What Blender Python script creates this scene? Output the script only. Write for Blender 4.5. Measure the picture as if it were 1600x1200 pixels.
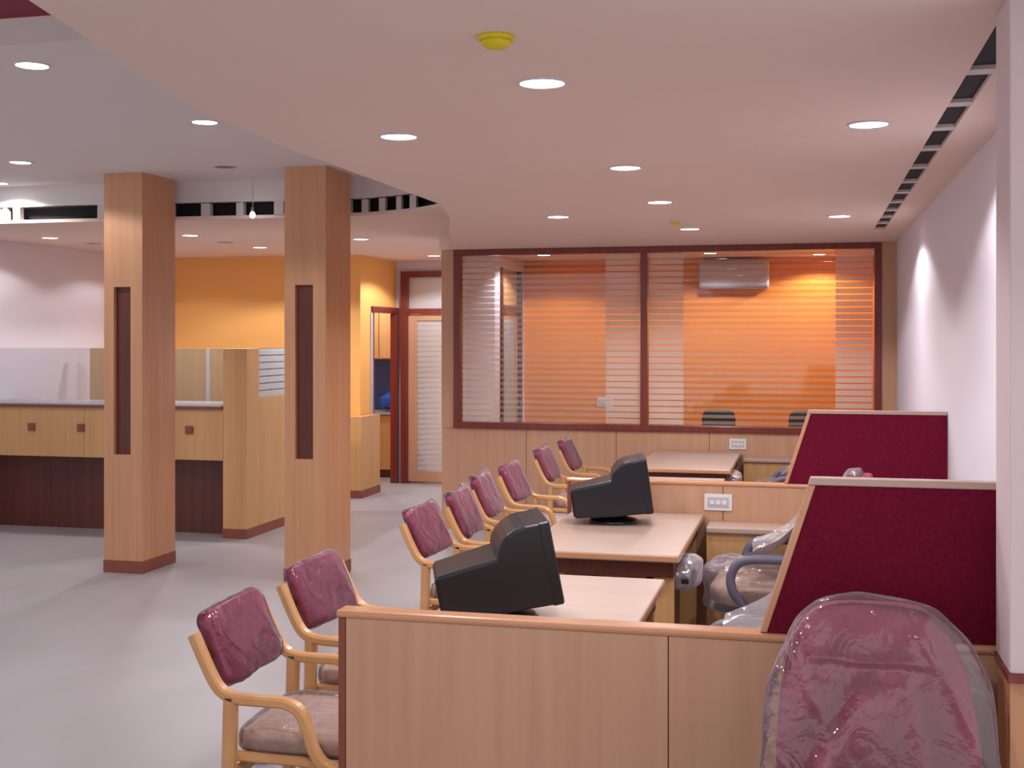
import bpy, math, random
from mathutils import Vector, Matrix, noise
random.seed(7)
R = math.radians
scene = bpy.context.scene
C = scene.collection
for o in list(bpy.data.objects):
    bpy.data.objects.remove(o)

# ------------------------------------------------------------------ camera, world, exposure
cam = bpy.data.cameras.new('camera')
cam_ob = bpy.data.objects.new('camera', cam)
C.objects.link(cam_ob)
cam_ob.location = (0, 0, 1.70)
cam_ob.rotation_euler = (R(90), 0, R(13.695))
cam.sensor_width = 36.0
cam.lens = 36.0 * 1900 / 1600
cam.shift_y = -70 / 1600
cam.clip_start = 0.05
scene.camera = cam_ob
world = bpy.data.worlds.new('world')
scene.world = world
world.use_nodes = True
world.node_tree.nodes['Background'].inputs[0].default_value = (0.98, 0.94, 0.96, 1)
world.node_tree.nodes['Background'].inputs[1].default_value = 0.70
scene.view_settings.view_transform = 'Standard'
scene.view_settings.look = 'None'
scene.view_settings.gamma = 1.0
scene.view_settings.use_curve_mapping = False
scene.view_settings.exposure = 0.62
LAMP_W = 36.0
LAMP_COL = (0.97, 0.95, 0.96)


# ------------------------------------------------------------------ materials
def lin(c):
    return tuple(((v / 255) / 12.92 if v / 255 <= 0.04045 else ((v / 255 + 0.055) / 1.055) ** 2.4) for v in c)


def new_mat(name):
    m = bpy.data.materials.new(name)
    m.use_nodes = True
    nt = m.node_tree
    return m, nt, nt.nodes['Principled BSDF'], nt.nodes['Material Output']


def mat(name, rgb, rough=0.6, var=0.06, scale=(8, 8, 8), detail=3, bump=0.0, bump_scale=None, spec=0.5, metal=0.0, coat=0.0, rgb2=None):
    """procedural material: noise varied colour with optional fine relief"""
    m, nt, b, out = new_mat(name)
    c1 = lin(rgb)
    if rgb2:
        c2 = lin(rgb2)
    else:
        c2 = tuple(max(0, v * (1 - 2.2 * var)) for v in c1)
    tc = nt.nodes.new('ShaderNodeTexCoord')
    mp = nt.nodes.new('ShaderNodeMapping')
    mp.inputs['Scale'].default_value = scale
    nz = nt.nodes.new('ShaderNodeTexNoise')
    nz.inputs['Scale'].default_value = 1.0
    nz.inputs['Detail'].default_value = detail
    rp = nt.nodes.new('ShaderNodeValToRGB')
    rp.color_ramp.elements[0].position = 0.3
    rp.color_ramp.elements[1].position = 0.7
    rp.color_ramp.elements[0].color = (*c2, 1)
    rp.color_ramp.elements[1].color = (*c1, 1)
    L = nt.links.new
    L(tc.outputs['Object'], mp.inputs['Vector'])
    L(mp.outputs['Vector'], nz.inputs['Vector'])
    L(nz.outputs['Fac'], rp.inputs['Fac'])
    L(rp.outputs['Color'], b.inputs['Base Color'])
    b.inputs['Roughness'].default_value = rough
    b.inputs['Specular IOR Level'].default_value = spec
    b.inputs['Metallic'].default_value = metal
    b.inputs['Coat Weight'].default_value = coat
    b.inputs['Coat Roughness'].default_value = 0.15
    if bump:
        bp = nt.nodes.new('ShaderNodeBump')
        bp.inputs['Strength'].default_value = bump
        bp.inputs['Distance'].default_value = 0.01
        n2 = nt.nodes.new('ShaderNodeTexNoise')
        n2.inputs['Scale'].default_value = bump_scale or 40
        n2.inputs['Detail'].default_value = 4
        L(tc.outputs['Object'], n2.inputs['Vector'])
        L(n2.outputs['Fac'], bp.inputs['Height'])
        L(bp.outputs['Normal'], b.inputs['Normal'])
    return m


def plastic(name, tint=(0.75, 0.66, 0.76), clear=0.95, rough=0.16, bump=0.45, bscale=9):
    m, nt, b, out = new_mat(name)
    nt.nodes.remove(b)
    L = nt.links.new
    tr = nt.nodes.new('ShaderNodeBsdfTransparent')
    tr.inputs[0].default_value = (0.96, 0.95, 0.97, 1)
    gl = nt.nodes.new('ShaderNodeBsdfGlossy')
    gl.inputs['Roughness'].default_value = rough
    df = nt.nodes.new('ShaderNodeBsdfDiffuse')
    df.inputs[0].default_value = (*tint, 1)
    tc = nt.nodes.new('ShaderNodeTexCoord')
    nz = nt.nodes.new('ShaderNodeTexNoise')
    nz.inputs['Scale'].default_value = bscale
    nz.inputs['Detail'].default_value = 3
    nz.inputs['Distortion'].default_value = 1.2
    bp = nt.nodes.new('ShaderNodeBump')
    bp.inputs['Strength'].default_value = bump
    bp.inputs['Distance'].default_value = 0.03
    L(tc.outputs['Object'], nz.inputs['Vector'])
    L(nz.outputs['Fac'], bp.inputs['Height'])
    for n in (gl, df):
        L(bp.outputs['Normal'], n.inputs['Normal'])
    fr = nt.nodes.new('ShaderNodeFresnel')
    fr.inputs['IOR'].default_value = 1.5
    L(bp.outputs['Normal'], fr.inputs['Normal'])
    m1 = nt.nodes.new('ShaderNodeMixShader')
    m1.inputs[0].default_value = 0.52
    L(df.outputs[0], m1.inputs[1])
    L(gl.outputs[0], m1.inputs[2])
    m2 = nt.nodes.new('ShaderNodeMixShader')
    ad = nt.nodes.new('ShaderNodeMath')
    ad.operation = 'ADD'
    ad.use_clamp = True
    ad.inputs[1].default_value = 1 - clear - 0.03
    L(fr.outputs[0], ad.inputs[0])
    L(ad.outputs[0], m2.inputs[0])
    L(tr.outputs[0], m2.inputs[1])
    L(m1.outputs[0], m2.inputs[2])
    L(m2.outputs[0], out.inputs[0])
    return m


def glass(name, tint=(0.97, 0.97, 0.97), rough=0.02, film=0.0, film_col=(0.8, 0.8, 0.8)):
    m, nt, b, out = new_mat(name)
    nt.nodes.remove(b)
    L = nt.links.new
    tr = nt.nodes.new('ShaderNodeBsdfTransparent')
    tr.inputs[0].default_value = (*tint, 1)
    gl = nt.nodes.new('ShaderNodeBsdfGlossy')
    gl.inputs['Roughness'].default_value = rough
    fr = nt.nodes.new('ShaderNodeFresnel')
    fr.inputs['IOR'].default_value = 1.45
    m1 = nt.nodes.new('ShaderNodeMixShader')
    L(fr.outputs[0], m1.inputs[0])
    L(tr.outputs[0], m1.inputs[1])
    L(gl.outputs[0], m1.inputs[2])
    last = m1
    if film > 0:
        df = nt.nodes.new('ShaderNodeBsdfDiffuse')
        df.inputs[0].default_value = (*film_col, 1)
        tl = nt.nodes.new('ShaderNodeBsdfTranslucent')
        tl.inputs[0].default_value = (*film_col, 1)
        mm = nt.nodes.new('ShaderNodeMixShader')
        mm.inputs[0].default_value = 0.5
        L(df.outputs[0], mm.inputs[1])
        L(tl.outputs[0], mm.inputs[2])
        m2 = nt.nodes.new('ShaderNodeMixShader')
        m2.inputs[0].default_value = film
        L(m1.outputs[0], m2.inputs[1])
        L(mm.outputs[0], m2.inputs[2])
        last = m2
    L(last.outputs[0], out.inputs[0])
    return m


def emit(name, rgb, strength):
    m, nt, b, out = new_mat(name)
    b.inputs['Base Color'].default_value = (0.9, 0.9, 0.9, 1)
    b.inputs['Emission Color'].default_value = (*rgb, 1)
    b.inputs['Emission Strength'].default_value = strength
    return m


VG = (22, 22, 0.9)      # vertical grain
M = {
    'floor': mat('floor_vinyl', (170, 165, 172), 0.42, rgb2=(160, 156, 160), scale=(2.2, 1.2, 1), detail=6, bump=0.05, bump_scale=60),
    'ceil': mat('ceiling_paint', (238, 216, 205), 0.85, 0.01, (2, 2, 2)),
    'tray': mat('tray_paint', (226, 221, 221), 0.85, 0.01, (2, 2, 2)),
    'trayred': mat('tray_maroon_paint', (140, 45, 70), 0.8, 0.03),
    'white': mat('white_wall_paint', (226, 219, 230), 0.7, 0.01, (2, 2, 2)),
    'pier': mat('pier_toned_white', (216, 198, 204), 0.7, 0.01, (2, 2, 2)),  # wall white tinted darker to hold down the light on the pier
    'orange': mat('orange_wall_paint', (248, 186, 106), 0.7, 0.01, (2, 2, 2)),
    'orange2': mat('deep_orange_paint', (240, 140, 38), 0.7, 0.01, (2, 2, 2)),
    'wood': mat('beech_veneer', (206, 163, 133), 0.38, rgb2=(198, 152, 122), scale=VG, detail=4, coat=0.15),
    'woodcol': mat('column_veneer', (208, 155, 116), 0.42, rgb2=(197, 142, 104), scale=VG, detail=4, coat=0.1),
    'woodctr': mat('counter_veneer', (212, 168, 114), 0.42, rgb2=(202, 156, 102), scale=VG, detail=4, coat=0.1),
    'woodedge': mat('beech_lipping', (214, 160, 124), 0.25, rgb2=(204, 148, 110), scale=(3, 20, 20), coat=0.5),
    'desk': mat('desk_laminate', (194, 168, 154), 0.4, rgb2=(187, 160, 146), scale=(2, 18, 18), coat=0.2),
    'chairwood': mat('bent_beech', (222, 172, 118), 0.35, rgb2=(208, 154, 100), scale=(6, 30, 6), coat=0.3),
    'dark': mat('dark_mahogany', (104, 52, 40), 0.45, rgb2=(86, 40, 32), scale=VG),
    'frame': mat('red_mahogany_frame', (128, 48, 40), 0.35, rgb2=(110, 38, 34), scale=VG, coat=0.3),
    'skirt': mat('brown_skirting', (140, 76, 58), 0.45, 0.05),
    'maroon': mat('maroon_tack_fabric', (120, 26, 54), 0.95, rgb2=(104, 18, 44), scale=(90, 90, 90), bump=0.3, bump_scale=240, spec=0.1),
    'cushion': mat('maroon_upholstery', (172, 66, 104), 0.85, rgb2=(154, 54, 90), scale=(70, 70, 70), bump=0.2, bump_scale=160),
    'seat': mat('beige_upholstery', (206, 176, 158), 0.8, rgb2=(194, 162, 144), scale=(40, 40, 40)),
    'black': mat('charcoal_plastic', (24, 26, 36), 0.34, 0.06),
    'blackgl': mat('screen_glass', (18, 18, 22), 0.08, 0.02),
    'grey': mat('grey_plastic', (108, 104, 124), 0.4, 0.04),
    'lightgrey': mat('light_grey_plastic', (196, 196, 200), 0.5, 0.02),
    'socket': mat('white_socket_plastic', (236, 234, 236), 0.4, 0.01),
    'yellow': mat('yellow_plastic', (226, 206, 30), 0.5, 0.05),
    'slot_dark': mat('slot_shade_black', (32, 31, 37), 0.8, 0.05),  # near black, stands in for the shade inside the air slots
    'barwhite': mat('bar_white', (216, 208, 206), 0.6, 0.02),
    'blue': mat('blue_tile', (52, 104, 200), 0.3, 0.05),
    'bluebag': mat('blue_bag_plastic', (40, 96, 210), 0.25, 0.15, (20, 20, 20), bump=0.5, bump_scale=20),
    'granite': mat('pale_counter_stone', (176, 172, 180), 0.25, 0.06, (60, 60, 60)),
    'screencl': glass('teller_screen_glass', (0.86, 0.87, 0.88)),
    'glass': glass('clear_glass'),
    'film': glass('frosted_film', film=0.15, film_col=(0.98, 0.88, 0.74)),
    'film2': glass('dense_frosted_film', film=0.50, film_col=(0.99, 0.94, 0.90)),
    'film3': glass('door_frosted_film', film=0.85, film_col=(0.85, 0.86, 0.88)),
    'wrap': plastic('clear_polythene'),
    'bag': plastic('loose_polythene', clear=0.87, bump=0.34, bscale=14, rough=0.10),
    'film_loose': plastic('crumpled_polythene', (0.80, 0.77, 0.84), clear=0.62, bump=0.5, bscale=7, rough=0.15),
    'lamp': emit('lamp_lens', (1.0, 0.97, 1.0), 9.0),
    'off': mat('unlit_lens', (120, 104, 100), 0.4, 0.03),
    'chrome': mat('brushed_steel', (170, 170, 172), 0.3, 0.02, metal=0.9),
}


# ------------------------------------------------------------------ mesh helpers
class MB:
    def __init__(s):
        s.v = []
        s.f = []

    def add(s, vs, fs):
        n = len(s.v)
        s.v += [tuple(v) for v in vs]
        s.f += [tuple(i + n for i in f) for f in fs]
        return s

    def box(s, x0, x1, y0, y1, z0, z1):
        vs = [(x, y, z) for z in (z0, z1) for y in (y0, y1) for x in (x0, x1)]
        return s.add(vs, [(0, 2, 3, 1), (4, 5, 7, 6), (0, 1, 5, 4), (2, 6, 7, 3), (0, 4, 6, 2), (1, 3, 7, 5)])

    def prism(s, pts, a, b, axis='z'):
        """closed polygon pts (2d) extruded from a to b along axis"""
        def mk(p, t):
            return {'z': (p[0], p[1], t), 'y': (p[0], t, p[1]), 'x': (t, p[0], p[1])}[axis]
        n = len(pts)
        vs = [mk(p, a) for p in pts] + [mk(p, b) for p in pts]
        fs = [tuple(range(n))[::-1], tuple(range(n, 2 * n))]
        fs += [(i, (i + 1) % n, n + (i + 1) % n, n + i) for i in range(n)]
        return s.add(vs, fs)

    def loft(s, rings, cap=True):
        n = len(rings[0])
        vs = [p for r in rings for p in r]
        fs = []
        for k in range(len(rings) - 1):
            for i in range(n):
                j = (i + 1) % n
                fs.append((k * n + i, k * n + j, (k + 1) * n + j, (k + 1) * n + i))
        if cap:
            fs.append(tuple(range(n))[::-1])
            fs.append(tuple(range((len(rings) - 1) * n, len(rings) * n)))
        return s.add(vs, fs)

    def sweep(s, path, w, h, side=(0, 1, 0)):
        """rectangular section w (along side) by h swept on a path"""
        sd = Vector(side).normalized()
        P = [Vector(p) for p in path]
        rings = []
        for i, p in enumerate(P):
            t = (P[min(i + 1, len(P) - 1)] - P[max(i - 1, 0)]).normalized()
            up = t.cross(sd).normalized()
            c = h * 0.22
            prof = [(-w / 2, -h / 2 + c), (-w / 2 + c, -h / 2), (w / 2 - c, -h / 2), (w / 2, -h / 2 + c),
                    (w / 2, h / 2 - c), (w / 2 - c, h / 2), (-w / 2 + c, h / 2), (-w / 2, h / 2 - c)]
            rings.append([p + sd * a + up * b for a, b in prof])
        return s.loft(rings)

    def tube(s, path, r, n=10):
        P = [Vector(p) for p in path]
        rings = []
        ref = Vector((0.13, 0.27, 0.95))
        for i, p in enumerate(P):
            t = (P[min(i + 1, len(P) - 1)] - P[max(i - 1, 0)]).normalized()
            a = t.cross(ref)
            if a.length < 0.05:
                a = t.cross(Vector((1, 0, 0)))
            a.normalize()
            b = t.cross(a)
            rings.append([p + (a * math.cos(q) + b * math.sin(q)) * r for q in [2 * math.pi * k / n for k in range(n)]])
        return s.loft(rings)

    def lathe(s, prof, n=24, c=(0, 0, 0)):
        rings = []
        for r, z in prof:
            rings.append([(c[0] + r * math.cos(2 * math.pi * k / n), c[1] + r * math.sin(2 * math.pi * k / n), c[2] + z) for k in range(n)])
        return s.loft(rings)

    def superell(s, rx, ry, rz, e1=0.3, e2=0.3, c=(0, 0, 0), nu=32, nv=20, fn=None):
        def sp(v, e):
            return math.copysign(abs(v) ** e, v)
        rings = []
        for j in range(nv + 1):
            ph = -math.pi / 2 + math.pi * j / nv
            ph = max(-math.pi / 2 + 0.02, min(math.pi / 2 - 0.02, ph))
            ring = []
            for i in range(nu):
                th = 2 * math.pi * i / nu
                p = Vector((rx * sp(math.cos(ph), e1) * sp(math.cos(th), e2), ry * sp(math.cos(ph), e1) * sp(math.sin(th), e2), rz * sp(math.sin(ph), e1)))
                if fn:
                    p = fn(p)
                ring.append(p + Vector(c))
            rings.append(ring)
        return s.loft(rings)

    def xf(s, m):
        s.v = [tuple(m @ Vector(v)) for v in s.v]
        return s

    def build(s, name, material, parent=None, bevel=0.0, smooth=False, seg=2):
        me = bpy.data.meshes.new(name)
        me.from_pydata(s.v, [], s.f)
        me.update()
        me.materials.append(M[material])
        if smooth:
            for p in me.polygons:
                p.use_smooth = True
        o = bpy.data.objects.new(name, me)
        C.objects.link(o)
        if parent:
            o.parent = parent
        if bevel:
            b = o.modifiers.new('bevel', 'BEVEL')
            b.width = bevel
            b.segments = seg
            b.limit_method = 'ANGLE'
            b.angle_limit = R(40)
        return o


def box(name, m, x0, x1, y0, y1, z0, z1, parent=None, bevel=0.0):
    return MB().box(x0, x1, y0, y1, z0, z1).build(name, m, parent, bevel)


def tag(o, label=None, cat=None, group=None, kind=None):
    if label:
        o['label'] = label
    if cat:
        o['category'] = cat
    if group:
        o['group'] = group
    if kind:
        o['kind'] = kind
    return o


def thing(name, label=None, cat=None, loc=(0, 0, 0), rz=0, group=None, kind=None):
    o = bpy.data.objects.new(name, None)
    o.empty_display_size = 0.1
    C.objects.link(o)
    o.location = loc
    o.rotation_euler = (0, 0, rz)
    return tag(o, label, cat, group, kind)


def copy_tree(o, parent=None):
    c = o.copy()
    C.objects.link(c)
    c.parent = parent
    for ch in list(o.children):
        copy_tree(ch, c)
    return c


def smooth_path(pts, n=6):
    """Catmull-Rom through points"""
    P = [Vector(p) for p in pts]
    P = [P[0] * 2 - P[1]] + P + [P[-1] * 2 - P[-2]]
    out = []
    for i in range(1, len(P) - 2):
        for k in range(n):
            t = k / n
            a, b, c, d = P[i - 1], P[i], P[i + 1], P[i + 2]
            out.append(0.5 * ((2 * b) + (c - a) * t + (2 * a - 5 * b + 4 * c - d) * t * t + (3 * b - a - 3 * c + d) * t ** 3))
    out.append(P[-2])
    return out


# ------------------------------------------------------------------ room dimensions (metres)
ZC, ZF, ZT, ZM = 2.50, 2.62, 2.91, 3.02      # main ceiling, far soffit, tray, maroon recess
XR = 0.705                                   # right wall
YG = 10.46                                   # glazed partition
ZP = 0.925                                   # low desk partitions


def struct(o, label, cat):
    return tag(o, label, cat, kind='structure')


# floor
fl = box('floor', 'floor', -9.5, 1.2, -3.2, 15.0, -0.1, 0.0)
struct(fl, 'pale grey vinyl floor running through the whole office', 'floor')

# ---- ceiling with tray, soffits and air slots
ceil = thing('ceiling', 'plastered ceiling with a raised tray and dark air slots', 'ceiling', kind='structure')
SX0, SX1 = 0.465, 0.54                       # air slot along the right wall
edge = [(-1.62, -3.2), (-1.62, 1.2), (-1.74, 2.3), (-1.87, 2.9), (-2.00, 3.5), (-2.07, 3.95), (-2.12, 4.75), (-2.12, 6.93), (-2.30, 7.7), (-3.1, 10.36), (-3.2, 10.40), (-3.2, YG + 0.03)]
MB().prism(edge + [(SX0, YG + 0.03), (SX0, -3.2)], ZC, ZC + 0.14).build('main_slab', 'ceil', ceil)
MB().box(SX1, 1.2, -3.2, YG + 0.03, ZC, ZC + 0.14).build('wall_strip', 'ceil', ceil)
MB().box(SX0, SX1, 9.22, YG + 0.03, ZC, ZC + 0.14).build('slot_end', 'ceil', ceil)
MB().box(SX0, SX1, -3.2, 2.6, ZC, ZC + 0.14).build('slot_end', 'ceil', ceil)
MB().box(SX0, SX1, 2.6, 9.22, ZC + 0.016, ZC + 0.14).build('slot_shade_fill', 'slot_dark', ceil)  # solid dark fill in place of the shade inside the slot
bar = None
for y in (3.88, 4.40, 4.90, 5.42, 5.98, 6.52, 6.98, 7.46, 7.92, 8.36, 8.8):
    if bar is None:
        bar = MB().box(SX0, SX1, -0.038, 0.038, ZC + 0.002, ZC + 0.0155).build('slot_bar', 'barwhite', ceil)
        bar.location.y = y
    else:
        b2 = bar.copy()
        C.objects.link(b2)
        b2.location.y = y

# tray: flat panel, far riser with slots, nearer maroon recess
MB().box(-9.5, -1.5, 4.37, 8.75, ZT, ZT + 0.1).build('tray_panel', 'tray', ceil)
MB().box(-9.5, -1.2, -3.2, 4.37, ZM, ZM + 0.1).build('tray_recess', 'trayred', ceil)
MB().box(-9.5, -1.5, 4.37, 4.42, ZT + 0.1, ZM + 0.1).build('recess_riser', 'ceil', ceil)
riser = [(-9.5, 8.40), (-7.3, 8.43), (-5.4, 8.46), (-4.1, 8.53), (-3.32, 8.55), (-2.92, 8.42), (-2.62, 8.22), (-2.35, 7.9), (-2.1, 7.4)]
rp = [(p.x, p.y) for p in smooth_path([(x, y, 0) for x, y in riser], 8)]
far_poly = rp + [(-1.9, 7.4), (-1.9, 10.5), (-3.1, YG + 0.06), (-3.1, 15.0), (-9.5, 15.0)]
MB().prism(far_poly, ZF, ZF + 0.025).build('far_soffit', 'ceil', ceil)


def ry(x):
    for (a, b) in zip(rp[:-1], rp[1:]):
        if a[0] <= x <= b[0]:
            return a[1] + (b[1] - a[1]) * (x - a[0]) / (b[0] - a[0])
    return rp[-1][1]


def strip(x0, x1, z0, z1, dy0=0.0, dy1=0.03):
    n = max(1, int((x1 - x0) / 0.12))
    xs = [x0 + (x1 - x0) * i / n for i in range(n + 1)]
    return MB().loft([[(x, ry(x) + dy0, z0), (x, ry(x) + dy1, z0), (x, ry(x) + dy1, z1), (x, ry(x) + dy0, z1)] for x in xs])


strip(-9.4, -2.15, ZF + 0.125, ZT).build('tray_riser', 'tray', ceil)
strip(-9.4, -2.15, ZF + 0.02, ZF + 0.13, 0.12, 0.14).build('slot_shade_fill', 'slot_dark', ceil)  # dark backing painted in for the shade behind the openings
strip(-9.4, -2.15, ZF + 0.122, ZF + 0.13, 0.0, 0.14).build('slot_shade_fill', 'slot_dark', ceil)  # same painted shade over the top of the openings


def x_at(px, y):
    u = (px - 800) / 1900
    c, s = math.cos(R(13.695)), math.sin(R(13.695))
    for _ in range(4):
        x = y * (u * c - s) / (u * s + c)
        y = ry(x)
    return x


for a, b in ((-60, 0), (4, 11), (20, 31), (152, 172), (205, 222), (255, 270), (314, 328), (369, 380), (428, 443), (480, 495), (535, 548), (565, 575), (592, 602), (619, 627), (640, 650)):
    strip(x_at(a, 8.45), x_at(b, 8.45), ZF + 0.02, ZF + 0.13, 0.0, 0.05).build('slot_divider', 'barwhite', ceil)

# ---- right wall with dado, pier
wr = thing('wall_right', 'white right wall with wooden dado below', 'wall', kind='structure')
box('wall_face', 'white', XR, XR + 0.12, 3.0, YG, ZP, ZC, wr)
box('dado', 'wood', XR - 0.012, XR + 0.12, 3.0, YG, 0.0, ZP - 0.02, wr)
box('dado_rail', 'frame', XR - 0.02, XR + 0.1, 3.0, YG, ZP - 0.02, ZP, wr)
pier = thing('wall_pier', 'white wall pier with wooden dado at right edge', 'wall', kind='structure')
XP = 0.45
box('pier_face', 'pier', XP, 1.2, 2.99, 3.20, ZP + 0.005, ZC, pier, 0.004)
box('pier_dado', 'woodcol', XP + 0.004, 1.2, 3.01, 3.20, 0, ZP - 0.015, pier)
box('pier_rail', 'frame', XP - 0.004, 1.2, 2.982, 3.20, ZP - 0.015, ZP + 0.005, pier)
# ---- far left: white wall, orange walls
struct(box('wall_left', 'white', -7.42, -7.3, 8.0, 12.5, 0, ZF + 0.4), 'white washed wall behind the teller counter', 'wall')
struct(box('wall_orange', 'orange', -7.42, -4.75, 12.5, 12.62, 0, ZF), 'orange painted wall behind the teller counter', 'wall')
ws = thing('wall_passage', 'orange painted side wall around the open pantry door', 'wall', kind='structure')
box('wall_face', 'orange', -4.80, -4.75, 12.62, 12.86, 0, ZF, ws)
box('wall_face', 'orange', -4.80, -4.75, 12.86, 13.70, 2.06, ZF, ws)
wb = thing('wall_back', 'painted end wall of the passage around the tall door', 'wall', kind='structure')
box('wall_face', 'white', -4.75, -4.68, 13.70, 13.82, 0, ZF, wb)
box('wall_face', 'white', -3.62, -3.25, 13.70, 13.82, 0, ZF, wb)
box('wall_face', 'white', -4.68, -3.62, 13.70, 13.82, 2.50, ZF, wb)
# pantry shell
pw = thing('wall_pantry', 'pale tan pantry walls seen through the open door', 'wall', kind='structure')
box('wall_face', 'orange', -7.2, -4.0, 14.75, 14.85, 0, ZF, pw)
box('backsplash', 'blue', -6.4, -4.6, 14.70, 14.75, 0.8, 1.45, pw)
box('wall_face', 'orange', -6.5, -6.4, 12.62, 14.75, 0, ZF, pw)
box('wall_face', 'orange', -4.45, -4.4, 13.82, 14.75, 0, ZF, pw)

# door_1 with transom at passage end
d1 = thing('door_1', 'tall wooden door with striped frosted glass and a transom', 'door', kind='structure')
for x in (-4.68, -3.70):
    box('jamb', 'frame', x, x + 0.08, 13.64, 13.80, 0, 2.5, d1, 0.004)
box('head', 'frame', -4.60, -3.70, 13.64, 13.80, 2.43, 2.5, d1, 0.004)
box('transom_rail', 'frame', -4.60, -3.70, 13.64, 13.80, 2.00, 2.06, d1, 0.004)
box('transom_pane', 'film3', -4.60, -3.70, 13.72, 13.73, 2.06, 2.43, d1)
leaf = thing('door_leaf')
leaf.parent = d1
box('stile', 'wood', -4.598, -4.49, 13.68, 13.72, 0.02, 1.995, leaf, 0.003)
box('stile', 'wood', -3.85, -3.702, 13.68, 13.72, 0.02, 1.995, leaf, 0.003)
box('rail', 'wood', -4.49, -3.85, 13.68, 13.72, 1.92, 1.995, leaf, 0.003)
box('rail', 'wood', -4.49, -3.85, 13.68, 13.72, 0.02, 0.14, leaf, 0.003)
box('door_glass', 'film2', -4.49, -3.85, 13.705, 13.711, 0.14, 1.92, leaf)
st = None
for i in range(29):
    z = 0.155 + i * 0.061
    if st is None:
        st = MB().box(-4.49, -3.85, 13.70, 13.704, -0.021, 0.021).build('frosted_stripe', 'film3', leaf)
        st.location.z = z + 0.02
    else:
        s2 = st.copy()
        C.objects.link(s2)
        s2.location.z = z + 0.02
# door_2 frame (open door into the pantry)
d2 = thing('door_2', 'open doorway with red mahogany frame into the pantry', 'door', kind='structure')
box('jamb', 'frame', -4.80, -4.735, 12.86, 12.91, 0, 2.06, d2, 0.004)
box('jamb', 'frame', -4.80, -4.715, 13.62, 13.70, 0, 2.0, d2, 0.004)
box('head', 'frame', -4.80, -4.715, 12.83, 13.70, 2.00, 2.07, d2, 0.004)
box('architrave', 'lightgrey', -4.75, -4.735, 12.80, 12.86, 0, 2.0, d2)

# ---- glazed partition (glass wall) and manager cabin behind it
XL = -3.20
gw = thing('wall_glazed', 'wood veneered low wall carrying the glazed partition', 'wall', kind='structure')
xs = [XL, -2.42, -1.62, -0.82, -0.02, XR]
for a, b in zip(xs[:-1], xs[1:]):
    box('veneer_panel', 'wood', a + 0.002, b - 0.002, YG, YG + 0.05, 0.0, 0.905, gw, 0.002)
box('wall_core', 'dark', XL + 0.01, XR, YG + 0.012, YG + 0.10, 0.0, 0.90, gw)
box('end_post', 'wood', XL, XL + 0.115, YG - 0.005, YG + 0.10, 0.906, ZC, gw, 0.003)
box('end_post', 'wood', 0.585, XR, YG - 0.005, YG + 0.10, 0.906, ZC, gw, 0.003)
box('head_strip', 'ceil', XL, XR, YG + 0.005, YG + 0.10, 2.498, ZC + 0.12, gw)
WX0, WX1, WM = XL + 0.115, 0.585, -1.378
w1 = thing('window_1', 'wide internal window with red mahogany frame and striped film', 'window', kind='structure')
fz0, fz1 = 0.906, 2.497
box('sill', 'frame', WX0, WX1, YG - 0.03, YG + 0.10, fz0, fz0 + 0.055, w1, 0.006)
box('frame_head', 'frame', WX0, WX1, YG - 0.02, YG + 0.10, fz1 - 0.05, fz1, w1, 0.004)
for x0, x1 in ((WX0, WX0 + 0.058), (WM - 0.028, WM + 0.028), (WX1 - 0.055, WX1)):
    box('frame_post', 'frame', x0, x1, YG - 0.02, YG + 0.10, fz0 + 0.055, fz1 - 0.05, w1, 0.004)
for pi, (x0, x1) in enumerate(((WX0 + 0.058, WM - 0.028), (WM + 0.028, WX1 - 0.055))):
    pz0, pz1 = fz0 + 0.055, fz1 - 0.05
    pane = box('pane', 'glass', x0, x1, YG + 0.035, YG + 0.041, pz0, pz1, w1)
    n = 28
    pitch = (pz1 - pz0) / n
    cw = 0.31
    for (a, b, mname, hh) in ((x0 + 0.012, x0 + cw, 'film2', 0.80), (x0 + cw, x1 - cw, 'film', 0.52), (x1 - cw, x1 - 0.012, 'film2', 0.80)):
        st = None
        for i in range(n):
            z = pz0 + (i + 0.5) * pitch
            if st is None:
                st = MB().box(a, b, YG + 0.030, YG + 0.034, -pitch * hh / 2, pitch * hh / 2).build('frosted_stripe', mname, pane)
                st.location.z = z
            else:
                s2 = st.copy()
                C.objects.link(s2)
                s2.location.z = z
# cabin shell
YB = 13.40
ZK = 2.58
struct(box('wall_cabin_back', 'orange2', XL, 1.2, YB, YB + 0.1, 0, ZK), 'deep orange back wall inside the glazed cabin', 'wall')
cl = thing('wall_cabin_left', 'white side wall of the glazed cabin with a door', 'wall', kind='structure')
box('wall_face', 'white', XL, XL + 0.08, YG + 0.1, 12.28, 0, ZK, cl)
box('wall_face', 'white', XL, XL + 0.08, 13.22, YB, 0, ZK, cl)
box('wall_face', 'white', XL, XL + 0.08, 12.28, 13.22, 2.45, ZK, cl)
struct(box('wall_cabin_right', 'orange2', XR, XR + 0.1, YG + 0.1, YB, 0, ZK), 'deep orange right wall inside the glazed cabin', 'wall')
struct(box('ceiling_cabin', 'ceil', XL, 1.2, YG + 0.1, YB + 0.1, ZK, ZK + 0.08), 'ceiling of the glazed cabin', 'ceiling')
d3 = thing('door_3', 'wooden cabin door with transom seen through the striped glass', 'door', kind='structure')
for y in (12.28, 13.15):
    box('jamb', 'dark', XL - 0.01, XL + 0.10, y, y + 0.07, 0, 2.45, d3)
box('transom_rail', 'dark', XL - 0.01, XL + 0.10, 12.35, 13.15, 2.0, 2.06, d3)
box('transom_panel', 'woodctr', XL + 0.03, XL + 0.05, 12.35, 13.15, 2.06, 2.45, d3)
lf = box('door_leaf', 'wood', XL + 0.02, XL + 0.06, 12.355, 13.145, 0.02, 1.995, d3)
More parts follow.
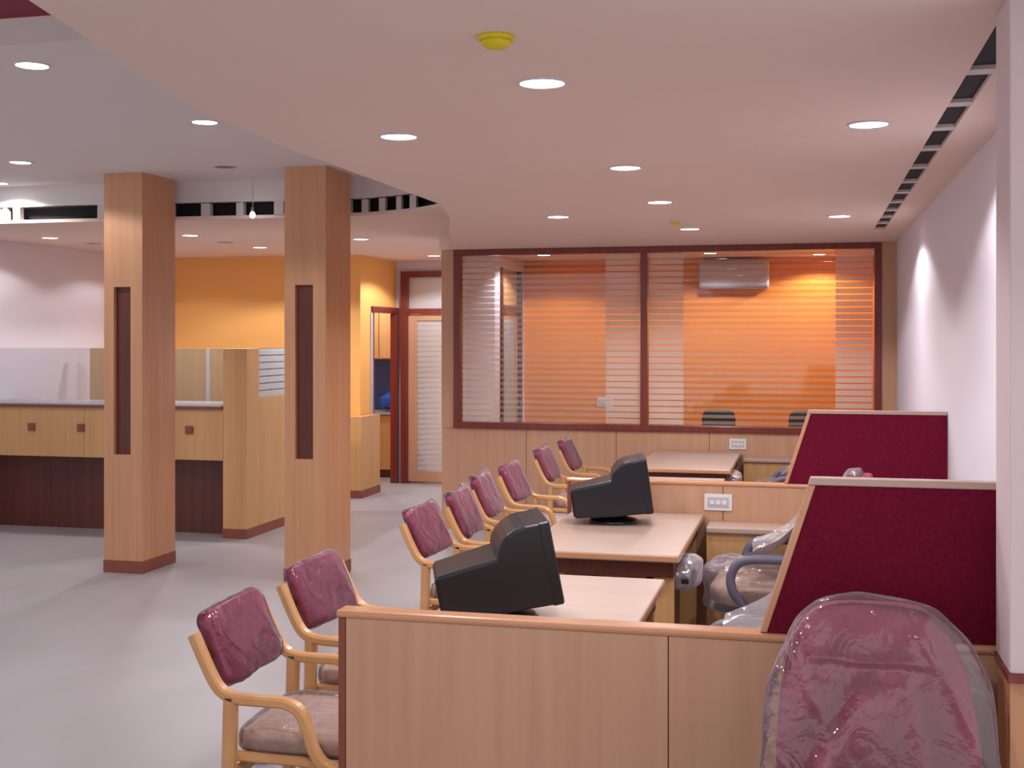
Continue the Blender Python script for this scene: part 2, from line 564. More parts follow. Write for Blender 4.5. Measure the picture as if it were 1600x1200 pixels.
box('door_glass', 'film3', XL + 0.06, XL + 0.066, 12.5, 12.95, 0.2, 1.9, lf)
MB().tube([(XL + 0.07, 13.06, 0.95), (XL + 0.12, 13.06, 0.95), (XL + 0.12, 13.06, 1.08), (XL + 0.07, 13.06, 1.08)], 0.01).build('door_handle', 'chrome', lf)


# ------------------------------------------------------------------ square columns
def column(xn, yn, label, w=0.31, dp=0.47):
    t = thing('column', label, 'column', (xn - w / 2, yn + dp / 2, 0), 0, 'veneered square columns')
    hw, hd = w / 2, dp / 2
    iz0, iz1 = 0.86, 2.08
    ix0, ix1 = -0.075, 0.06
    zt = ZT
    # front face is four boards around the inset
    box('front_board', 'woodcol', -hw, ix0, -hd, -hd + 0.05, 0.09, zt, t)
    box('front_board', 'woodcol', ix1, hw, -hd, -hd + 0.05, 0.09, zt, t)
    box('front_board', 'woodcol', ix0, ix1, -hd, -hd + 0.05, 0.09, iz0, t)
    box('front_board', 'woodcol', ix0, ix1, -hd, -hd + 0.05, iz1, zt, t)
    box('shaft', 'woodcol', -hw, hw, -hd + 0.05, hd, 0.09, zt, t)
    box('inset_panel', 'dark', ix0, ix1, -hd + 0.035, -hd + 0.05, iz0, iz1, t)
    box('skirting', 'skirt', -hw - 0.004, hw + 0.004, -hd - 0.004, hd + 0.004, 0, 0.09, t)
    return t


column(-4.685, 7.92, 'wooden square column farther left, in front of the teller counter')
column(-3.265, 7.92, 'wooden square column just behind the row of visitor chairs')

# ------------------------------------------------------------------ teller counter
YC = 9.52
tc = thing('teller_counter', 'long teller counter with wooden fascia and dark recessed base', 'counter', (-5.8, YC, 0))


def W(o, root):      # keep world placement when parenting to a placed Empty
    o.parent = root
    o.matrix_parent_inverse = Matrix.Translation(-Vector(root.location))
    return o


for a, b in ((-7.29, -6.2), (-6.2, -5.4), (-5.4, -4.865)):
    W(box('fascia_panel', 'woodctr', a + 0.0015, b - 0.0015, YC, YC + 0.04, 0.66, 1.12, None, 0.002), tc)
W(box('recessed_base', 'dark', -7.29, -4.865, YC + 0.2, YC + 0.26, 0, 0.9), tc)
W(box('fascia_soffit', 'dark', -7.29, -4.865, YC + 0.04, YC + 0.2, 0.66, 0.68), tc)
W(box('countertop', 'granite', -7.29, -4.865, YC - 0.03, YC + 0.55, 1.12, 1.138, None, 0.004), tc)
W(box('top_lipping', 'skirt', -7.29, -4.865, YC - 0.02, YC + 0.0, 1.095, 1.12), tc)
for px in (50, 127, 210, 296):
    u = (px - 800) / 1900
    c, s = math.cos(R(13.695)), math.sin(R(13.695))
    x = YC * (u * c - s) / (u * s + c)
    W(box('square_knob', 'skirt', x - 0.034, x + 0.034, YC - 0.018, YC, 0.885, 0.953, None, 0.004), tc)
sc = thing('teller_screen', 'clear glass screen standing on the teller counter', 'glass screen', (-6, YC + 0.1, 1.15))
for a, b in ((-7.29, -6.0), (-5.99, -4.87)):
    W(box('screen_pane', 'screencl', a, b, YC + 0.10, YC + 0.11, 1.138, 1.62), sc)
tw = thing('counter_tower', 'tall wooden end tower of teller counter with brown skirting', 'counter', (-4.75, YC + 0.1, 0))
W(box('tower_front', 'woodctr', -4.86, -4.64, YC - 0.01, YC + 0.24, 0.08, 1.62, None, 0.003), tw)
W(box('tower_skirting', 'skirt', -4.864, -4.636, YC - 0.014, YC + 0.24, 0, 0.08), tw)
W(box('return_panel', 'woodctr', -4.70, -4.64, YC + 0.24, 11.3, 0.08, 1.19, None, 0.003), tw)
W(box('return_skirting', 'skirt', -4.70, -4.636, YC + 0.24, 11.3, 0, 0.08), tw)
rg = W(box('return_glass', 'glass', -4.672, -4.666, YC + 0.24, 11.3, 1.19, 1.62), tw)
st = None
for i in range(7):
    z = 1.22 + i * 0.0614
    q = MB().box(-4.665, -4.661, YC + 0.25, 11.29, z - 0.027, z + 0.027).build('frosted_stripe', 'film3', rg)
bp = thing('back_partition', 'olive tan wooden partition behind the teller counter', 'partition', (-6, 10.9, 0))
for a, b in ((-7.04, -6.42), (-6.42, -5.75)):
    W(box('partition_panel', 'woodctr', a + 0.002, b - 0.002, 10.9, 10.95, 0, 1.61, None, 0.003), bp)
for a, b in ((-5.71, -5.30), (-5.30, -4.9)):
    W(box('partition_panel', 'woodctr', a + 0.002, b - 0.002, 10.9, 10.95, 0, 1.61, None, 0.003), bp)
W(box('joint_strip', 'barwhite', -5.75, -5.71, 10.895, 10.95, 0, 1.61), bp)

# low ledge cabinet by the pantry door, pantry units
lc = thing('ledge_cabinet', 'low wooden cabinet with brown skirting beside the pantry doorway', 'cabinet', (-5.1, 12.45, 0))
W(box('cabinet_body', 'woodctr', -5.6, -4.63, 12.22, 12.49, 0.08, 0.87, None, 0.004), lc)
W(box('cabinet_wing', 'woodctr', -4.74, -4.63, 12.49, 12.80, 0.08, 0.87, None, 0.004), lc)
W(box('cabinet_skirting', 'skirt', -5.6, -4.626, 12.215, 12.49, 0, 0.08), lc)
W(box('cabinet_skirting', 'skirt', -4.74, -4.626, 12.49, 12.80, 0, 0.08), lc)
pu = thing('pantry_base_cabinet', 'tan pantry base cabinet seen through the doorway', 'cabinet', (-5.3, 14.4, 0))
for a, b in ((-6.3, -5.75), (-5.75, -5.2), (-5.2, -4.62)):
    W(box('cabinet_door', 'woodctr', a + 0.004, b - 0.004, 14.13, 14.15, 0.1, 0.76, None, 0.003), pu)
W(box('cabinet_body', 'woodctr', -6.3, -4.62, 14.15, 14.69, 0.1, 0.77), pu)
W(box('plinth', 'dark', -6.3, -4.62, 14.18, 14.69, 0, 0.1), pu)
W(box('worktop', 'granite', -6.32, -4.6, 14.11, 14.69, 0.77, 0.80, None, 0.004), pu)
wc = thing('pantry_wall_cabinet', 'yellowish wooden wall cabinet above the blue pantry backsplash', 'cabinet', (-5.3, 14.5, 1.45))
for a, b in ((-6.3, -5.75), (-5.75, -5.2), (-5.2, -4.62)):
    W(box('cabinet_door', 'woodctr', a + 0.004, b - 0.004, 14.33, 14.35, 1.46, 2.2, None, 0.003), wc)
W(box('cabinet_body', 'woodctr', -6.3, -4.62, 14.35, 14.74, 1.45, 2.21), wc)


def crumple(amp, fq, seed=0):
    def fn(p):
        q = p * fq + Vector((seed, seed * 1.7, 3.1))
        n = noise.noise_vector(q) + 0.5 * noise.noise_vector(q * 2.3)
        return p + n * amp
    return fn


bg = MB().superell(0.17, 0.13, 0.105, 0.8, 0.8, (-5.02, 14.35, 0.935), 28, 18, crumple(0.03, 9)).build('blue_bag', 'bluebag', None, smooth=True)
tag(bg, 'crumpled blue plastic bag on the pantry worktop', 'bag')

# ------------------------------------------------------------------ desk partitions and fabric screens
def partition(y, x0, x1, seams, label):
    t = thing('desk_partition', label, 'partition', ((x0 + x1) / 2, y, 0), 0, 'low desk partitions')
    ed = [x0 + 0.022] + seams + [x1]
    for a, b in zip(ed[:-1], ed[1:]):
        W(box('veneer_panel', 'wood', a + 0.0015, b - 0.0015, y - 0.02, y + 0.035, 0.0, ZP - 0.022, None, 0.0015), t)
    W(box('partition_core', 'dark', x0 + 0.022, x1, y - 0.014, y + 0.03, 0.0, ZP - 0.024), t)
    W(box('end_strip', 'skirt', x0, x0 + 0.022, y - 0.022, y + 0.037, 0.0, ZP - 0.022, None, 0.004), t)
    W(box('top_cap', 'woodedge', x0 - 0.006, x1, y - 0.028, y + 0.043, ZP - 0.022, ZP, None, 0.009), t)
    return t


Y1, Y2 = 3.29, 6.70
partition(Y1, -1.31, XR - 0.014, [-0.365], 'nearest low wooden desk partition with a seam, across the foreground')
partition(Y2, -1.31, XR - 0.014, [-0.45], 'low wooden desk partition between the two bays, carrying a socket')


def fabric_screen(y, x1, label, zt):
    t = thing('fabric_screen', label, 'screen', (0.2, y, ZP), 0, 'maroon fabric screens on the partitions')
    z0 = ZP + 0.002
    e = 0.02
    sx = 0.13 / 0.41

    def lx(z):
        return -0.125 + (z - z0) * sx
    a = [(lx(z0) + e, z0), (x1, z0), (x1, zt - e), (lx(zt - e) + e, zt - e)]
    W(MB().prism(a, y - 0.014, y + 0.022, 'y').build('fabric_panel', 'maroon'), t)
    lp = [(lx(z0), z0), (lx(z0) + e - 0.0005, z0), (lx(zt - e) + e - 0.0005, zt - e), (lx(zt - e), zt - e)]
    W(MB().prism(lp, y - 0.019, y + 0.027, 'y').build('edge_lipping', 'woodedge', None, 0.003), t)
    tp = [(lx(zt - e), zt - e + 0.0005), (x1, zt - e + 0.0005), (x1, zt), (lx(zt), zt)]
    W(MB().prism(tp, y - 0.019, y + 0.027, 'y').build('top_lipping', 'desk', None, 0.003), t)
    return t


fabric_screen(Y1, XR - 0.002, 'larger maroon fabric screen on the nearest partition', 1.338)
fabric_screen(Y2, XR - 0.002, 'smaller maroon fabric screen on the farther partition', 1.322)

# shelves behind desks
for y, lab in ((Y2 - 0.02, 'narrow wooden side shelf fixed below the farther partition socket'), (YG, 'narrow wooden side shelf fixed below the wide internal window')):
    t = thing('side_shelf', lab, 'shelf', (0, y, 0), 0, 'side shelves')
    W(box('shelf_board', 'desk', -0.52, XR - 0.02, y - 0.25, y - 0.001, 0.685, 0.715, None, 0.006), t)
    W(box('front_panel', 'woodctr', -0.52, XR - 0.02, y - 0.225, y - 0.205, 0.0, 0.684), t)
    W(box('shelf_side', 'wood', -0.52, -0.50, y - 0.204, y - 0.002, 0.0, 0.684), t)


def socket(x, y, z, label, w=0.15, h=0.09):
    t = thing('wall_socket', label, 'socket', (x, y, z), 0, 'white socket plates')
    p = MB().box(-w / 2, w / 2, -0.010, -0.001, -h / 2, h / 2).build('face_plate', 'socket', t, 0.003)
    MB().box(-w / 2 + 0.018, w / 2 - 0.018, -0.013, -0.0101, -h / 2 + 0.018, h / 2 - 0.018).build('switch_insert', 'lightgrey', t, 0.001)
    for i in (-1, 0, 1):
        MB().box(i * w * 0.22 - 0.012, i * w * 0.22 + 0.012, -0.016, -0.0131, -0.012, 0.012).build('switch_rocker', 'socket', t, 0.001)


socket(-0.475, Y2 - 0.02, 0.815, 'white socket plate on the farther desk partition')
socket(-0.58, YG, 0.812, 'white socket plate on wall below the wide window', 0.14, 0.09)
socket(-2.2, YB, 1.0, 'small white switch plate on the cabin orange wall', 0.17, 0.10)


# ------------------------------------------------------------------ desks
def desk(y0, y1, label):
    t = thing('office_desk', label, 'desk', (-0.91, (y0 + y1) / 2, 0), 0, 'beech office desks')
    x0, x1 = -1.27, -0.552
    hl = (y1 - y0) / 2
    X0, X1 = x0 + 0.91, x1 + 0.91
    pts = [(X0 + 0.03, -hl), (X1, -hl), (X1, hl), (X0 + 0.03, hl), (X0, hl - 0.05), (X0, -hl + 0.05)]
    MB().prism(pts, 0.715, 0.75).build('desktop', 'desk', t, 0.006)
    MB().prism([(p[0] * 1.004, p[1] * 1.003) for p in pts], 0.718, 0.745).build('edge_band', 'woodedge', t, 0.004)
    MB().box(X0 + 0.06, X1 - 0.03, -hl + 0.05, hl - 0.05, 0.64, 0.714).build('apron', 'dark', t)
    for s in (-1, 1):
        yy = s * (hl - 0.09)
        MB().box(X1 - 0.12, X1 - 0.03, yy - 0.018, yy + 0.018, 0, 0.639).build('leg', 'woodctr', t, 0.003)
        MB().box(X0 + 0.10, X0 + 0.19, yy - 0.018, yy + 0.018, 0, 0.639).build('leg', 'woodctr', t, 0.003)
    MB().box(X0 + 0.135, X0 + 0.155, -hl + 0.11, hl - 0.11, 0.22, 0.639).build('modesty_panel', 'wood', t)
    k = MB().box(X1 - 0.16, X1 + 0.03, -hl + 0.12, -hl + 0.62, 0.60, 0.625).build('keyboard_tray', 'black', t, 0.004)
    MB().superell(0.085, 0.20, 0.075, 0.7, 0.6, (X1 - 0.015, -hl + 0.32, 0.625), 24, 16, crumple(0.016, 11, y0)).build('tray_wrapping', 'film_loose', k, smooth=True)
    return t


desk(3.50, 4.82, 'pale wooden desk directly behind the foreground partition')
desk(5.36, 6.675, 'pale wooden desk carrying the farther black monitor')
desk(7.08, 8.40, 'pale wooden desk just beyond the middle partition, mostly hidden')
desk(8.98, 10.43, 'pale wooden desk farthest away, against the window wall')


# ------------------------------------------------------------------ CRT monitors
def monitor(x, y, rz, tilt, label):
    t = thing('crt_monitor', label, 'monitor', (x, y, 0.75), rz, 'black tube monitors')
    MB().lathe([(0.02, 0.0), (0.125, 0.0), (0.13, 0.008), (0.12, 0.018), (0.07, 0.03), (0.06, 0.05), (0.02, 0.055)], 28).build('swivel_base', 'black', t, smooth=True)
    piv = Matrix.Translation((0, 0, 0.045)) @ Matrix.Rotation(-tilt, 4, 'Y') @ Matrix.Diagonal((0.93, 0.93, 0.84, 1))

    def ring(xx, hy, z0, z1, r=0.02):
        out = []
        for (sy, sz, a0) in ((1, 1, 0), (-1, 1, 90), (-1, -1, 180), (1, -1, 270)):
            cy = sy * (hy - r)
            cz = (z1 - r) if sz > 0 else (z0 + r)
            for k in range(4):
                a = R(a0 + 30 * k)
                out.append((xx, cy + r * math.cos(a), cz + r * math.sin(a)))
        return out
    bz = MB().loft([ring(0.178, 0.176, -0.006, 0.326, 0.014), ring(0.182, 0.179, -0.008, 0.328, 0.014), ring(0.213, 0.179, -0.008, 0.328, 0.014), ring(0.218, 0.174, -0.003, 0.323, 0.014)]).xf(piv).build('front_bezel', 'black', t, smooth=False)
    MB().loft([ring(0.2185, 0.145, 0.035, 0.295, 0.02), ring(0.221, 0.13, 0.05, 0.28, 0.02)]).xf(piv).build('screen', 'blackgl', bz)
    MB().loft([ring(0.179, 0.177, -0.004, 0.325, 0.014), ring(0.13, 0.176, -0.002, 0.326, 0.014), ring(0.095, 0.175, 0.0, 0.319, 0.014), ring(0.065, 0.174, 0.0, 0.305, 0.014),
               ring(0.04, 0.173, 0.0, 0.283, 0.014), ring(0.022, 0.172, 0.0, 0.257, 0.014), ring(0.012, 0.171, 0.0, 0.225, 0.014)]).xf(piv).build('tube_housing', 'black', t, bevel=0.0)
    rh = MB().loft([ring(0.0125, 0.1705, 0.0, 0.222, 0.014), ring(-0.08, 0.166, 0.008, 0.212, 0.014), ring(-0.205, 0.158, 0.02, 0.198, 0.014), ring(-0.218, 0.148, 0.032, 0.186, 0.014)]).xf(piv).build('rear_housing', 'black', t)
    return t


monitor(-1.02, 4.02, R(19), R(11), 'nearer black tube monitor rising behind the foreground partition')
monitor(-0.985, 6.27, R(10), R(8), 'farther black tube monitor with its swivel base showing on desk')


# ------------------------------------------------------------------ visitor chairs
def make_visitor_chair():
    t = thing('visitor_chair')
    W2 = 0.245
    for s in (-1, 1):
        y = s * W2
        arm = smooth_path([(-0.325, y, 0.815), (-0.278, y, 0.715), (-0.24, y, 0.655), (-0.19, y, 0.632), (-0.11, y, 0.628), (-0.035, y, 0.626),
                           (0.012, y, 0.603), (0.035, y, 0.555), (0.055, y, 0.495), (0.09, y, 0.452), (0.16, y, 0.432), (0.23, y, 0.408), (0.262, y, 0.35), (0.272, y, 0.2), (0.275, y, 0.0)], 5)
        MB().sweep(arm, 0.042, 0.030).build('arm_frame', 'chairwood', t, smooth=False)
        MB().sweep([(-0.205, y, 0.635), (-0.21, y, 0.45), (-0.225, y, 0.2), (-0.25, y, 0.0)], 0.042, 0.040).build('rear_leg', 'chairwood', t)
        MB().sweep([(-0.205, y * 0.9, 0.452), (0.0, y * 0.9, 0.448), (0.235, y * 0.9, 0.432)], 0.022, 0.030).build('seat_rail', 'chairwood', t)
    MB().sweep([(0.22, -W2, 0.40), (0.22, W2, 0.40)], 0.022, 0.045, (1, 0, 0)).build('cross_rail', 'chairwood', t)
    MB().sweep([(-0.20, -W2, 0.40), (-0.20, W2, 0.40)], 0.022, 0.045, (1, 0, 0)).build('cross_rail', 'chairwood', t)
    MB().sweep([(-0.300, -W2, 0.745), (-0.300, W2, 0.745)], 0.012, 0.035, (0.9, 0, 0.43)).build('back_rail', 'chairwood', t)
    MB().superell(0.225, 0.212, 0.035, 0.35, 0.25, (0.02, 0, 0.490)).build('seat', 'seat', t, smooth=True)
    lean = Matrix.Translation((-0.280, 0, 0.760)) @ Matrix.Rotation(R(-24), 4, 'Y')
    MB().superell(0.024, 0.197, 0.116, 0.22, 0.30, (0, 0, 0)).xf(lean).build('back_cushion', 'cushion', t, smooth=True)
    return t


def wrap_fn(seed, ear):
    base = crumple(0.008, 13, seed)

    def fn(p):
        q = base(p)
        # loose ears of film at the top corners
        k = max(0, p.z - 0.075) / 0.05 * max(0, abs(p.y) - 0.11) / 0.09
        q.z += ear * k * (1.0 if p.y > 0 else 0.7)
        q.y += math.copysign(ear * 0.4 * k, p.y)
        q.x *= 1 - 0.3 * k
        return q
    return fn


chair0 = make_visitor_chair()
chair_spots = [
    (-1.475, 3.575, 2, 'nearest visitor chair with maroon back, left of the foreground partition', 0.00),
    (-1.505, 4.28, -3, 'second nearest visitor chair, its arm cut off by the foreground partition', 0.00),
    (-1.55, 5.75, -2, 'third visitor chair from the front, just behind the nearer monitor', 0.02),
    (-1.53, 6.37, 2, 'fourth visitor chair from the front, partly behind the nearer monitor', 0.05),
    (-1.60, 7.10, 3, 'fifth visitor chair, with tall peaks of loose wrapping film', 0.07),
    (-1.60, 7.80, -2, 'sixth visitor chair, beside the end of the middle partition', 0.02),
    (-1.62, 8.93, 0, 'seventh visitor chair, mostly hidden behind the farther monitor', 0.05),
    (-1.60, 9.72, 0, 'farthest visitor chair, only its wrapped back peeping above the monitor', 0.06),
]
lean = Matrix.Translation((-0.280, 0, 0.760)) @ Matrix.Rotation(R(-24), 4, 'Y')
for i, (x, y, a, lab, ear) in enumerate(chair_spots):
    o = chair0 if i == 0 else copy_tree(chair0)
    if i == 0:
        first_children = list(chair0.children)
    o.location = (x, y, 0)
    o.rotation_euler = (0, 0, R(a))
    tag(o, lab, 'chair', 'plastic wrapped visitor chairs')
for i, o in enumerate([ob for ob in list(C.objects) if ob.name.startswith('visitor_chair')]):
    ear = chair_spots[i][4]
    MB().superell(0.030, 0.206, 0.125, 0.25, 0.35, (0, 0, 0), 40, 26, wrap_fn(i * 3.3, ear)).xf(lean).build('back_wrapping', 'wrap', o, smooth=True)
    MB().superell(0.238, 0.224, 0.046, 0.35, 0.3, (0.02, 0, 0.492), 36, 20, crumple(0.010, 12, i * 2.1)).build('seat_wrapping', 'wrap', o, smooth=True)


# ------------------------------------------------------------------ wrapped staff chairs
def make_staff_chair(bag=True):
    """faces +x, origin on the floor below the seat"""
    t = thing('staff_chair')
    b = MB()
    for k in range(5):
        a = 2 * math.pi * k / 5 + 0.3
        d = Vector((math.cos(a), math.sin(a), 0))
        sd = Vector((-d.y, d.x, 0))
        MB().sweep([d * 0.03 + Vector((0, 0, 0.10)), d * 0.18 + Vector((0, 0, 0.09)), d * 0.30 + Vector((0, 0, 0.07))], 0.045, 0.03, sd).build('base_spoke', 'grey', t)
        MB().superell(0.025, 0.025, 0.028, 1, 1, tuple(d * 0.30 + Vector((0, 0, 0.03))), 12, 8).build('castor', 'black', t, smooth=True)
    MB().lathe([(0.03, 0.08), (0.03, 0.25), (0.022, 0.25), (0.022, 0.42)], 16).build('gas_column', 'chrome', t)
    MB().superell(0.285, 0.26, 0.06, 0.5, 0.4, (0.04, 0, 0.49)).build('seat', 'seat', t, smooth=True)

    def bf(p):
        z = (p.z + 0.32) / 0.64
        k = 1.0 - 0.26 * max(0, z - 0.35) ** 2 / 0.42
        return Vector((p.x - 0.10 * z * z + 0.03 * math.cos(3 * z) - 0.9 * p.y * p.y * 0.15, p.y * k, p.z))
    MB().superell(0.05, 0.235, 0.31, 0.45, 0.45, (-0.27, 0, 0.75), 40, 28, bf).build('backrest', 'cushion', t, smooth=True)
    for s in (-1, 1):
        y = s * 0.29
        p = smooth_path([(0.13, y * 0.9, 0.44), (0.19, y, 0.52), (0.20, y, 0.60), (0.15, y, 0.665), (0.02, y, 0.68), (-0.14, y, 0.675), (-0.23, y * 0.95, 0.64)], 6)
        MB().tube(p, 0.022, 12).build('arm_loop', 'grey', t, smooth=True)
    return t


FOLDS = [(-0.27, -0.24, -0.03, 0.12, 0.026, 0.020), (-0.02, 0.16, -0.08, -0.30, 0.012, 0.016), (0.03, 0.16, 0.04, -0.30, 0.012, 0.014), (0.06, 0.14, 0.15, -0.28, 0.014, 0.018),
         (-0.15, 0.20, 0.10, 0.19, 0.010, 0.010), (-0.24, -0.26, 0.20, -0.20, 0.014, 0.014), (-0.12, 0.05, -0.20, 0.22, 0.010, 0.012), (0.10, 0.25, 0.24, -0.02, 0.012, 0.014)]


def bag_fn(seed):
    base = crumple(0.014, 6, seed)

    def fn(p):
        z = (p.z + 0.32) / 0.64
        k = 1.0 + 0.26 * max(0, 0.8 - z) - 0.20 * max(0, z - 0.6) ** 2 / 0.16
        q = Vector((p.x - 0.10 * z * z * 0.9 + 0.02, p.y * k, p.z))
        # long creases of the loose film
        if p.x > 0:
            for (y0, z0, y1, z1, am, wd) in FOLDS:
                a = Vector((y0, z0)); b = Vector((y1, z1)); c = Vector((p.y * k, p.z))
                t = max(0, min(1, (c - a).dot(b - a) / (b - a).length_squared))
                d = (c - a - (b - a) * t).length
                q.x += am * math.exp(-(d / wd) ** 2)
        return base(q)
    return fn


staff0 = make_staff_chair()
staff = [
    (0.178, 2.69, -90 + 4, 'plastic wrapped maroon office chair in the right foreground'),
    (-0.14, 4.15, 184, 'plastic wrapped office chair at the nearest desk, hidden by large screen'),
    (-0.13, 6.03, 176, 'plastic wrapped office chair with grey arm loops at the second desk'),
    (-0.06, 9.45, 180, 'plastic wrapped office chair at the farthest desk by small screen'),
]
staff_obs = []
for i, (x, y, a, lab) in enumerate(staff):
    o = staff0 if i == 0 else copy_tree(staff0)
    o.location = (x, y, 0)
    o.rotation_euler = (0, 0, R(a))
    tag(o, lab, 'chair', 'plastic wrapped staff chairs')
    staff_obs.append(o)
for i, o in enumerate(staff_obs):
    MB().superell(0.060, 0.25, 0.325, 0.5, 0.5, (-0.275, 0, 0.755), (240 if i == 0 else 80), (170 if i == 0 else 50), bag_fn(i * 5.1)).build('back_wrapping', 'bag', o, smooth=True)
    MB().superell(0.325, 0.29, 0.11, 0.5, 0.45, (0.045, 0, 0.51), 48, 24, crumple(0.028, 7, i * 4.4)).build('seat_wrapping', 'bag', o, smooth=True)
    if i == 0:
        continue
    # loose film draped from arms to the backrest
    n, m_ = 18, 14
    vs, fs = [], []
    for a in range(n):
        u = a / (n - 1)
        for c_ in range(m_):
            v = c_ / (m_ - 1)
            y = -0.31 + 0.62 * v
            x = 0.14 - 0.40 * u
            z = 0.70 + 0.30 * u ** 1.4 - 0.10 * math.sin(math.pi * v) * (1 - u)
            d_ = noise.noise_vector(Vector((x * 7, y * 7, i * 3.0))) * 0.03
            vs.append(Vector((x, y, z)) + d_)
    for a in range(n - 1):
        for c_ in range(m_ - 1):
            k = a * m_ + c_
            fs.append((k, k + 1, k + m_ + 1, k + m_))
    MB().add(vs, fs).build('draped_film', 'film_loose', o, smooth=True)

# dark chairs inside the cabin
def cabin_chair(x, y, label):
    t = thing('cabin_chair', label, 'chair', (x, y, 0), R(90), 'black chairs inside the cabin')
    for sx in (-1, 1):
        for sy in (-1, 1):
            MB().tube([(sx * 0.2, sy * 0.2, 0), (sx * 0.19, sy * 0.19, 0.44)], 0.014, 8).build('leg', 'chrome', t, smooth=True)
    MB().superell(0.22, 0.22, 0.04, 0.4, 0.3, (0, 0, 0.46)).build('seat', 'black', t, smooth=True)
    MB().superell(0.03, 0.15, 0.17, 0.4, 0.3, (-0.23, 0, 0.90)).build('backrest', 'black', t, smooth=True)
    for s in (-1, 1):
        MB().tube([(-0.19, s * 0.1, 0.44), (-0.24, s * 0.1, 0.6), (-0.23, s * 0.1, 0.8)], 0.012, 8).build('back_post', 'chrome', t, smooth=True)


cabin_chair(-0.78, 11.25, 'black chair inside cabin, left of the two behind striped glass')
cabin_chair(-0.02, 11.25, 'black chair inside cabin, beside the small maroon screen')
ac = thing('air_conditioner', 'grey wall air conditioner high on the cabin orange wall', 'air conditioner', (-0.776, YB, 2.21))
MB().box(-0.37, 0.37, -0.20, 0.0, 0.03, 0.33).build('casing', 'lightgrey', ac, 0.03)
MB().box(-0.355, 0.355, -0.205, -0.15, 0.035, 0.06).build('louvre', 'grey', ac, 0.004)
MB().box(-0.355, 0.355, -0.208, -0.199, 0.10, 0.30).build('front_grille', 'lightgrey', ac, 0.004)


# ------------------------------------------------------------------ recessed downlights
def make_downlight(lit=True, r=0.068):
    t = thing('downlight')
    prof = [(r, 0.0), (r, -0.005), (r + 0.004, -0.008), (r + 0.010, -0.006), (r + 0.012, 0.0)]
    n = 28
    rings = [[(q * math.cos(2 * math.pi * k / n), q * math.sin(2 * math.pi * k / n), z) for k in range(n)] for q, z in prof]
    MB().loft(rings, cap=False).build('trim_ring', 'barwhite', t, smooth=True)
    MB().lathe([(r - 0.001, -0.001), (r - 0.001, -0.004), (0.02, -0.007)], n).build('lens', 'lamp' if lit else 'off', t, smooth=True)
    if lit:
        l = bpy.data.lights.new('downlight_lamp', 'SPOT')
        l.energy = LAMP_W
        l.color = LAMP_COL
        l.spot_size = R(146)
        l.spot_blend = 0.22
        l.shadow_soft_size = 0.05
        lo = bpy.data.objects.new('downlight_lamp', l)
        C.objects.link(lo)
        lo.parent = t
        lo.location = (0, 0, -0.016)
    return t


dl = make_downlight()
spots = [
    (-0.804, 3.696, ZC, 'round downlight in main ceiling, nearest, above the foreground desks'),
    (-1.564, 4.539, ZC, 'round downlight in main ceiling, left one above the nearest chairs'),
    (0.217, 4.695, ZC, 'round downlight nearest the long slot by the right wall'),
    (-0.826, 5.615, ZC, 'round downlight in main ceiling, second in the centre row'),
    (-0.839, 7.072, ZC, 'round downlight in main ceiling, third in the centre row'),
    (-1.583, 7.763, ZC, 'round downlight in main ceiling, left one before the window'),
    (-0.831, 8.841, ZC, 'round downlight in main ceiling, closest above the wide window'),
    (0.197, 8.154, ZC, 'round downlight by the far end of the right wall slot'),
    (-3.324, 4.706, ZT, 'round downlight in raised tray, large one at upper left'),
    (-5.224, 7.269, ZT, 'round downlight in raised tray, at left edge above the column'),
    (-6.086, 8.20, ZT, 'round downlight in raised tray, cut by the left picture edge'),
    (-3.261, 6.165, ZT, 'round downlight in raised tray, between columns and main ceiling edge'),
    (-6.662, 9.692, ZF, 'round downlight in far soffit, leftmost, over the teller counter'),
    (-5.297, 9.747, ZF, 'round downlight in far soffit, between the two columns, larger'),
    (-5.32, 11.198, ZF, 'round downlight in far soffit, between the two columns, smaller'),
    (-6.5, 11.30, ZF, 'round downlight in far soffit, added unseen behind the left column to light the orange wall'),  # unseen lamp added to brighten the orange wall
    (-3.98, 10.49, ZF, 'round downlight in far soffit, just right of the second column'),
    (-3.992, 12.761, ZF, 'round downlight in far soffit, above the passage doors'),
    (-2.68, 12.39, ZK, 'round downlight inside the cabin, seen through left pane'),
    (-0.97, 12.52, ZK, 'round downlight inside the cabin, next to the air conditioner'),
    (0.11, 12.95, ZK, 'round downlight inside the cabin, seen through right pane'),
    (-0.82, 1.75, ZC, 'round downlight added out of view above the camera to light the foreground'),  # unseen lamp added to light the near chairs and partition
    (-5.3, 13.75, ZF, 'round downlight added out of view inside the pantry to light it'),  # unseen lamp added for light in the pantry
]
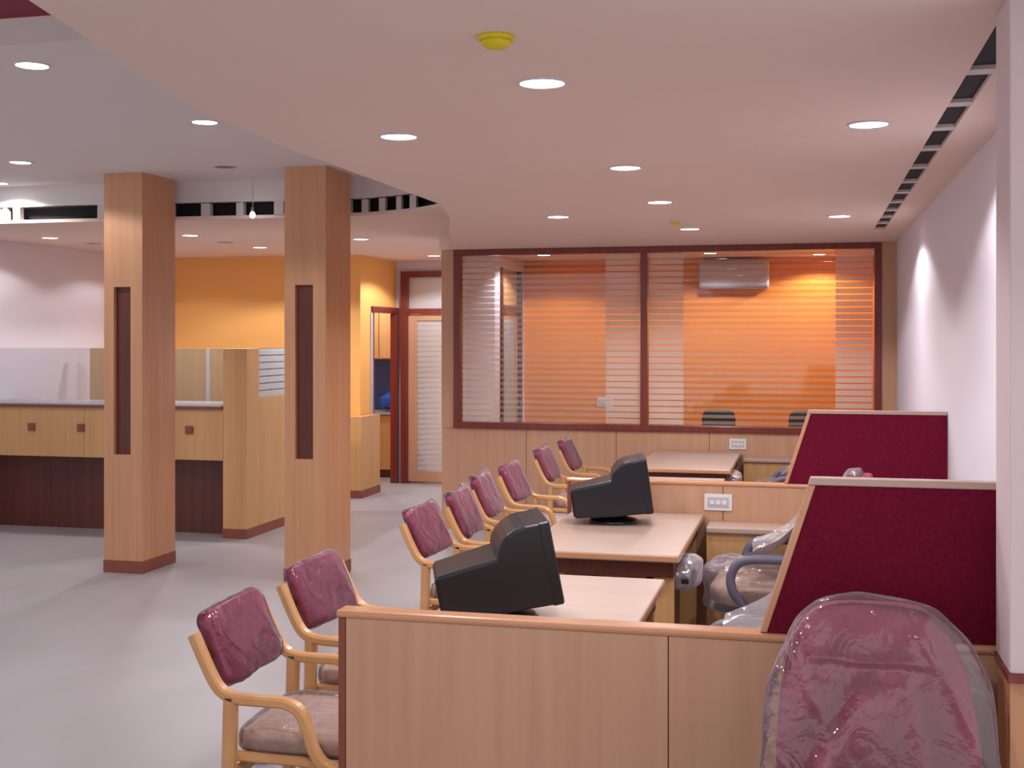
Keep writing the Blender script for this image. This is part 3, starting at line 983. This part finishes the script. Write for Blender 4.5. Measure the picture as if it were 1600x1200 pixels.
for i, (x, y, z, lab) in enumerate(spots):
    o = dl if i == 0 else copy_tree(dl)
    if z == ZT and x < -5:       # weaker lamps at the left end of the tray
        for ch in o.children:
            if ch.type == 'LIGHT':
                ch.data = ch.data.copy()
                ch.data.energy = LAMP_W * 0.7
    if z in (ZF, ZK):            # far lamps boosted to brighten the walls, those near the white wall cut
        for ch in o.children:
            if ch.type == 'LIGHT':
                ch.data = ch.data.copy()
                ch.data.energy = LAMP_W * (1.15 if z == ZK else 0.45 if x < -6 else 1.65)
    o.location = (x, y, z)
    tag(o, lab, 'ceiling light', 'recessed round downlights')
un = make_downlight(False, 0.075)
for i, (x, y, z, lab) in enumerate(((-3.967, 7.797, ZT, 'dark unlit round fitting in raised tray between the columns'),
                                    (-5.357, 10.531, ZF, 'faint unlit round fitting in far soffit between the columns'),
                                    (-6.662, 10.371, ZF, 'faint unlit round fitting in far soffit left of the columns'))):
    o = un if i == 0 else copy_tree(un)
    o.location = (x, y, z)
    tag(o, lab, 'ceiling fitting', 'unlit round ceiling fittings')

# yellow capped detectors
for x, y, r, lab in ((-0.802, 3.112, 0.046, 'larger yellow capped smoke detector on the near ceiling'), (-0.874, 8.244, 0.035, 'tiny yellow capped smoke detector on far ceiling near the window')):
    t = thing('smoke_detector', lab, 'detector', (x, y, ZC), 0, 'yellow capped detectors')
    MB().lathe([(r * 1.1, 0), (r * 1.1, -0.008), (r * 0.9, -0.012)], 24).build('mounting_plate', 'barwhite' if r < 0.04 else 'yellow', t, smooth=True)
    MB().lathe([(r * 0.9, -0.012), (r * 0.85, -0.022), (r * 0.6, -0.030), (0.005, -0.033)], 24).build('dust_cap', 'yellow', t, smooth=True)

# bare bulb hanging at the slot
hb = thing('bare_bulb', 'small bare lit bulb hanging before the tray air slot', 'bulb', (-4.05, 8.40, 2.64))
MB().tube([(0, 0, 0.27), (0.005, 0, 0.1), (0, 0, 0.045)], 0.003, 6).build('cord', 'lightgrey', hb)
MB().lathe([(0.011, 0.05), (0.013, 0.03), (0.011, 0.015)], 12).build('bulb_cap', 'chrome', hb)
MB().superell(0.02, 0.02, 0.025, 1, 1, (0, 0, -0.008), 16, 10).build('bulb_glass', 'lamp', hb, smooth=True)

# small white box on the floor by the nearest chair
fb = thing('floor_box', 'small white box on the floor beneath the nearest chair', 'box', (-2.13, 4.52, 0), R(10))
MB().box(-0.035, 0.035, -0.03, 0.03, 0.0, 0.05).build('box_body', 'socket', fb, 0.004)
MB().box(-0.037, 0.037, -0.032, 0.032, 0.0505, 0.058).build('box_lid', 'socket', fb, 0.002)
